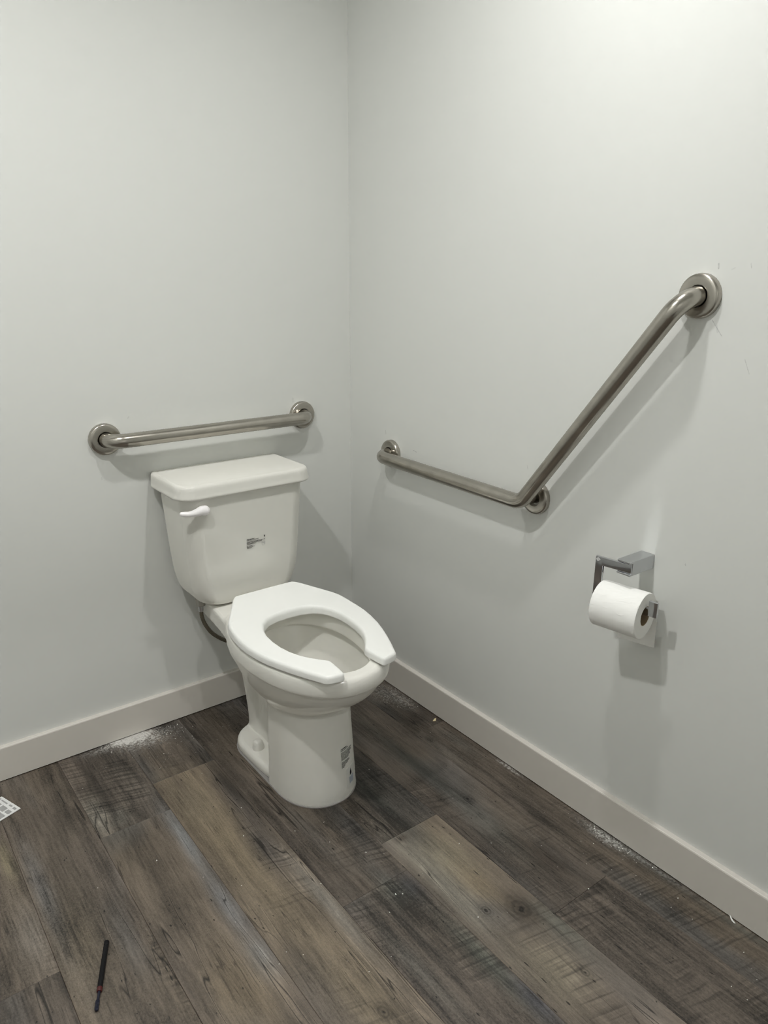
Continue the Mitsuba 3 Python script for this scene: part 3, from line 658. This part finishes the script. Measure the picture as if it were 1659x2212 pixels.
# ------------------------------------------------------------------ water supply hose
hose = numbered('supply_hose')
tag(hose, 'braided metal water supply hose curving from under the toilet tank to the wall', 'hose')
pts = np.array([(-0.6035, -0.100, 0.438), (-0.6045, -0.100, 0.405), (-0.6040, -0.100, 0.372), (-0.597, -0.100, 0.342), (-0.581, -0.100, 0.311), (-0.559, -0.100, 0.286), (-0.525, -0.099, 0.260), (-0.480, -0.090, 0.243), (-0.430, -0.060, 0.240), (-0.405, -0.020, 0.240), (-0.402, 0.0, 0.240)])
from scipy.interpolate import CubicSpline
cs = CubicSpline(np.arange(len(pts)), pts)
obj('hose', tube(cs(np.linspace(0.7, len(pts) - 1, 90)), 0.0058, 16), 'braided_hose', hose, smooth=60)
nut = lathe([(0.0, 0), (0.0140, 0), (0.0155, 0.003), (0.0155, 0.032), (0.0, 0.032)], 8)
nut.apply_translation((-0.6035, -0.100, 0.402))
obj('coupling_nut', nut, 'nut_plastic', hose, smooth=False)
fer = lathe([(0.0, 0), (0.0068, 0), (0.0072, 0.002), (0.0072, 0.016), (0.0095, 0.018), (0.0095, 0.021), (0, 0.021)], 24)
fer.apply_translation((-0.6043, -0.100, 0.3825))
obj('ferrule', fer, 'satin_chrome', hose, smooth=30)
rose = axis_to(lathe([(0.0, 0.006), (0.018, 0.006), (0.026, 0.003), (0.028, 0.0)], 32), (0, -1, 0), (-0.402, 0, 0.240))
obj('wall_rosette', rose, 'chrome', hose, smooth=30)

# ------------------------------------------------------------------ toilet paper holder and roll
holder = numbered('toilet_paper_holder')
tag(holder, 'square chrome toilet paper holder fixed to the wall below the angled grab bar', 'paper holder')
mount = rbox(-0.0780, 0.0, -1.1555, -1.1225, 0.7140, 0.7465, 0.0016) + rbox(-0.0865, -0.05, -1.1555, -1.1225, 0.7415, 0.7465, 0.0016) + rbox(-0.0865, -0.05, -1.1555, -1.1225, 0.7140, 0.7190, 0.0016)
obj('mount', man(mount), 'satin_chrome', holder, smooth=35)
PX0, PX1 = -0.0840, -0.0775
loop = m3.Manifold.batch_boolean([rbox(PX0, PX1, -1.1545, -1.0715, 0.7205, 0.7400, 0.001), rbox(PX0, PX1, -1.0895, -1.0715, 0.6380, 0.7400, 0.001), rbox(PX0, PX1, -1.2205, -1.0715, 0.6380, 0.6555, 0.001), rbox(PX0, PX1, -1.2205, -1.2010, 0.6380, 0.6725, 0.001)], m3.OpType.Add)
SWING = trimesh.transformations.rotation_matrix(math.radians(9.0), (0, 0, 1), (-0.0805, -1.139, 0))
def swung(m):
    m.apply_transform(SWING)
    return m
obj('arm', swung(man(loop)), 'chrome', holder, smooth=35)
em = [box(PX0 - 0.0004, PX0 + 0.0005, -0.0030, 0.0030, -0.0008, 0.0008), box(PX0 - 0.0004, PX0 + 0.0005, -0.0030, 0.0030, -0.0008, 0.0008)]
dia = []
for (ya, za, yb, zb) in ((-0.0045, 0, 0, 0.004), (0, 0.004, 0.0045, 0), (0.0045, 0, 0, -0.004), (0, -0.004, -0.0045, 0)):
    b = box(PX0 - 0.0004, PX0 + 0.0005, 0, math.hypot(yb - ya, zb - za), -0.0006, 0.0006)
    b.apply_transform(trimesh.transformations.rotation_matrix(math.atan2(zb - za, yb - ya), (1, 0, 0)))
    b.apply_translation((0, ya - 1.0778, za + 0.7335))
    dia.append(b)
dia.append(box(PX0 - 0.0004, PX0 + 0.0005, -1.0795, -1.0760, 0.7325, 0.7345))
obj('emblem', swung(trimesh.util.concatenate(dia)), 'paper_white', holder, smooth=False)

roll = numbered('toilet_paper_roll')
tag(roll, 'white toilet paper roll hanging on the chrome holder with its tail against the wall', 'toilet paper')
RC, RR, RH = np.array([-0.0800, 0.0, 0.6345]), 0.0512, 0.0205
RY0, RY1 = -1.1950, -1.0900
def ring_pts(r, y, n=96):
    a = np.linspace(0, 2 * math.pi, n, endpoint=False)
    wob = 1 + 0.006 * np.sin(2 * a + 0.6) + 0.004 * np.sin(3 * a + 2)
    return np.stack([RC[0] + r * wob * np.cos(a), np.full(n, y), RC[2] + r * wob * np.sin(a)], 1)
def strip(R):
    n = len(R[0]); i = np.arange(n); j = (i + 1) % n
    F = []
    for k in range(len(R) - 1):
        F += [np.stack([k * n + i, (k + 1) * n + j, k * n + j], 1), np.stack([k * n + i, (k + 1) * n + i, (k + 1) * n + j], 1)]
    return trimesh.Trimesh(np.vstack(R), np.vstack(F), process=False)
obj('paper', swung(strip([ring_pts(RR - 0.0012, RY1), ring_pts(RR, RY1 - 0.0015), *[ring_pts(RR, y) for y in np.linspace(RY1 - 0.01, RY0 + 0.01, 8)], ring_pts(RR, RY0 + 0.0015), ring_pts(RR - 0.0012, RY0)])), 'tissue', roll, smooth=40)
obj('roll_end', swung(strip([ring_pts(RR - 0.0012, RY0), ring_pts(0.036, RY0 - 0.0004), ring_pts(RH + 0.0012, RY0)])), 'tissue_end', roll, smooth=40)
obj('roll_end', swung(strip([ring_pts(RH + 0.0012, RY1), ring_pts(RR - 0.0012, RY1)])), 'tissue_end', roll, smooth=40)
obj('core', swung(strip([ring_pts(RH + 0.0012, RY0), ring_pts(RH, RY0 + 0.0004), ring_pts(RH, RY1 - 0.0004), ring_pts(RH + 0.0012, RY1)])), 'cardboard', roll, smooth=60)
tail = []
prof_t = [(RC[0] + (RR + 0.0006) * math.cos(a), RC[2] + (RR + 0.0006) * math.sin(a)) for a in np.radians([24, 16, 8, 2])] + [(-0.0276, 0.615), (-0.0268, 0.59), (-0.0255, 0.565), (-0.0238, 0.540)]
n = len(prof_t)
ya, yb = -1.1995, -1.1120
V = np.array([(x + o, y, z + (0.004 * (y - ya) / (yb - ya) * -1 if k == n - 1 else 0)) for y in (ya, yb) for o in (0, 0.0005) for k, (x, z) in enumerate(prof_t)])
F = []
for k in range(n - 1):
    a, b, c, d = k, n + k, 2 * n + k, 3 * n + k
    F += [(a, a + 1, c + 1), (a, c + 1, c), (b, d + 1, b + 1), (b, d, d + 1), (a, b + 1, a + 1), (a, b, b + 1), (c, c + 1, d + 1), (c, d + 1, d)]
F += [(n - 1, 2 * n - 1, 4 * n - 1), (n - 1, 4 * n - 1, 3 * n - 1)]
obj('tail_sheet', swung(trimesh.Trimesh(V, np.array(F), process=False)), 'tissue', roll, smooth=40)

# ------------------------------------------------------------------ things lying on the floor
bit = numbered('driver_bit')
tag(bit, 'slim black screwdriver bit with red ring lying on the plank floor', 'screwdriver bit')
b0, b1 = np.array([-1.1115, -0.7060, 0.0052]), np.array([-1.1765, -0.8480, 0.0046])
ax = (b1 - b0) / np.linalg.norm(b1 - b0)
LB = np.linalg.norm(b1 - b0)
def on_bit(profile, seg, name, mat, sm=30):
    obj(name, axis_to(lathe(profile, seg), ax, b0), mat, bit, smooth=sm)
on_bit([(0, 0), (0.0042, 0.0), (0.0050, 0.001), (0.0050, 0.010), (0.0040, 0.0115), (0.0040, 0.013), (0.0050, 0.0145), (0.0050, 0.110), (0, 0.110)], 24, 'sleeve', 'black_oxide')
on_bit([(0, 0.108), (0.0052, 0.108), (0.0052, 0.114), (0.0046, 0.1165), (0, 0.1165)], 24, 'colour_ring', 'red_ring')
on_bit([(0, 0.116), (0.0030, 0.116), (0.0026, 0.120), (0.0026, LB - 0.022), (0, LB - 0.022)], 16, 'shank', 'blue_steel')
on_bit([(0, LB - 0.022), (0.0040, LB - 0.021), (0.0042, LB - 0.014), (0.0036, LB - 0.012), (0.0036, LB - 0.010), (0.0042, LB - 0.008), (0.0040, LB - 0.002), (0.0025, LB), (0, LB)], 6, 'hex_end', 'blue_steel', False)

card = numbered('printed_card')
tag(card, 'white card with grey printed blocks lying on the floor near the back baseboard', 'card')
c1, c2 = np.array([-1.186, -0.083]), np.array([-1.157, -0.162])
e1 = (c2 - c1); w1 = np.linalg.norm(e1); e1 /= w1
e2 = np.array([e1[1], -e1[0]])
if e2[0] > 0: e2 = -e2
def card_patch(u0, u1, v0, v1, z0, z1):
    P = np.array([c1 + e1 * u + e2 * v for u, v in ((u0, v0), (u1, v0), (u1, v1), (u0, v1))])
    if shapely.LinearRing(P).is_ccw is False: P = P[::-1]
    return loft([np.c_[P, np.full(4, z0)], np.c_[P, np.full(4, z1)]])
obj('sheet', card_patch(0, w1, 0, 0.135, 0.0012, 0.0030), 'paper_white', card, smooth=False)
for (u0, u1, v0, v1) in ((0.004, 0.010, 0.006, 0.014), (0.014, 0.040, 0.007, 0.011), (0.048, 0.060, 0.006, 0.011), (0.066, 0.078, 0.006, 0.013), (0.006, 0.030, 0.018, 0.030), (0.036, 0.058, 0.018, 0.034), (0.062, 0.079, 0.020, 0.032), (0.006, 0.036, 0.038, 0.070), (0.042, 0.079, 0.038, 0.115), (0.006, 0.036, 0.076, 0.125)):
    obj('printed_block', card_patch(u0, u1, v0, v1, 0.0026, 0.0032), 'print_grey', card, smooth=False)

def fleck(at, size, rs, z=0.0):
    p = rs.normal(size=(7, 3)) * np.array([size, size, size * 0.45])
    m = trimesh.convex.convex_hull(p)
    m.apply_translation((*at, z - m.vertices[:, 2].min()))
    return m
rs = np.random.default_rng(12)
crumb = obj('plaster_crumb', fleck((-0.0335, -0.497), 0.0046, rs), 'crumb_tan', smooth=False)
tag(crumb, 'small tan crumb on the floor beside the baseboard right of the toilet', 'crumb')
arc = [(-0.0205 - 0.002 * math.sin(t * 2.2), -1.449 - 0.015 * t, 0.0015 + 0.010 * (1 - t) ** 2) for t in np.linspace(0, 1, 10)]
shav = obj('paint_shaving', tube(arc, [0.0006, 0.0012, 0.0016, 0.0019, 0.002, 0.002, 0.0019, 0.0018, 0.0015, 0.0007], 8), 'chip_white', smooth=50)
tag(shav, 'curled white paint shaving at the foot of the baseboard below the paper holder', 'paint shaving')

def scatter(spots, seed):
    r = np.random.default_rng(seed)
    out = []
    for (x, y, sx, sy, n, s0, s1) in spots:
        for _ in range(n):
            px, py = x + sx * r.normal(), y + sy * r.normal()
            if px > -0.016 or py > -0.016: continue
            if abs(px - XC) < 0.112 and 0.19 < -py < 0.64: continue
            out.append(fleck((px, py), math.exp(r.uniform(math.log(s0), math.log(s1))), r))
    return trimesh.util.concatenate(out)
k = obj('plaster_dust', scatter([(-0.82, -0.022, 0.04, 0.012, 160, 0.0004, 0.0012), (-0.77, -0.055, 0.055, 0.030, 200, 0.0004, 0.0014), (-0.74, -0.12, 0.09, 0.06, 70, 0.0005, 0.0012)], 5), 'plaster', smooth=False)
tag(k, 'white plaster dust and grit in front of the baseboard left of the toilet', 'plaster dust', kind='stuff')
k = obj('drilling_dust', scatter([(-0.06, -0.27, 0.028, 0.04, 240, 0.0003, 0.0010), (-0.05, -0.34, 0.02, 0.03, 90, 0.0003, 0.0009)], 6), 'plaster', smooth=False)
tag(k, 'pale drilling dust on the floor in the corner behind the toilet bowl', 'plaster dust', kind='stuff')
k = obj('loose_specks', scatter([(-0.5, -0.9, 0.35, 0.3, 34, 0.0005, 0.0012), (-0.12, -1.2, 0.07, 0.2, 30, 0.0005, 0.0013), (-0.03, -1.14, 0.010, 0.05, 120, 0.0004, 0.0010), (-0.8, -0.9, 0.2, 0.3, 14, 0.0006, 0.0013)], 8), 'chip_white', smooth=False)
tag(k, 'tiny white specks scattered over the open plank floor', 'specks', kind='stuff')
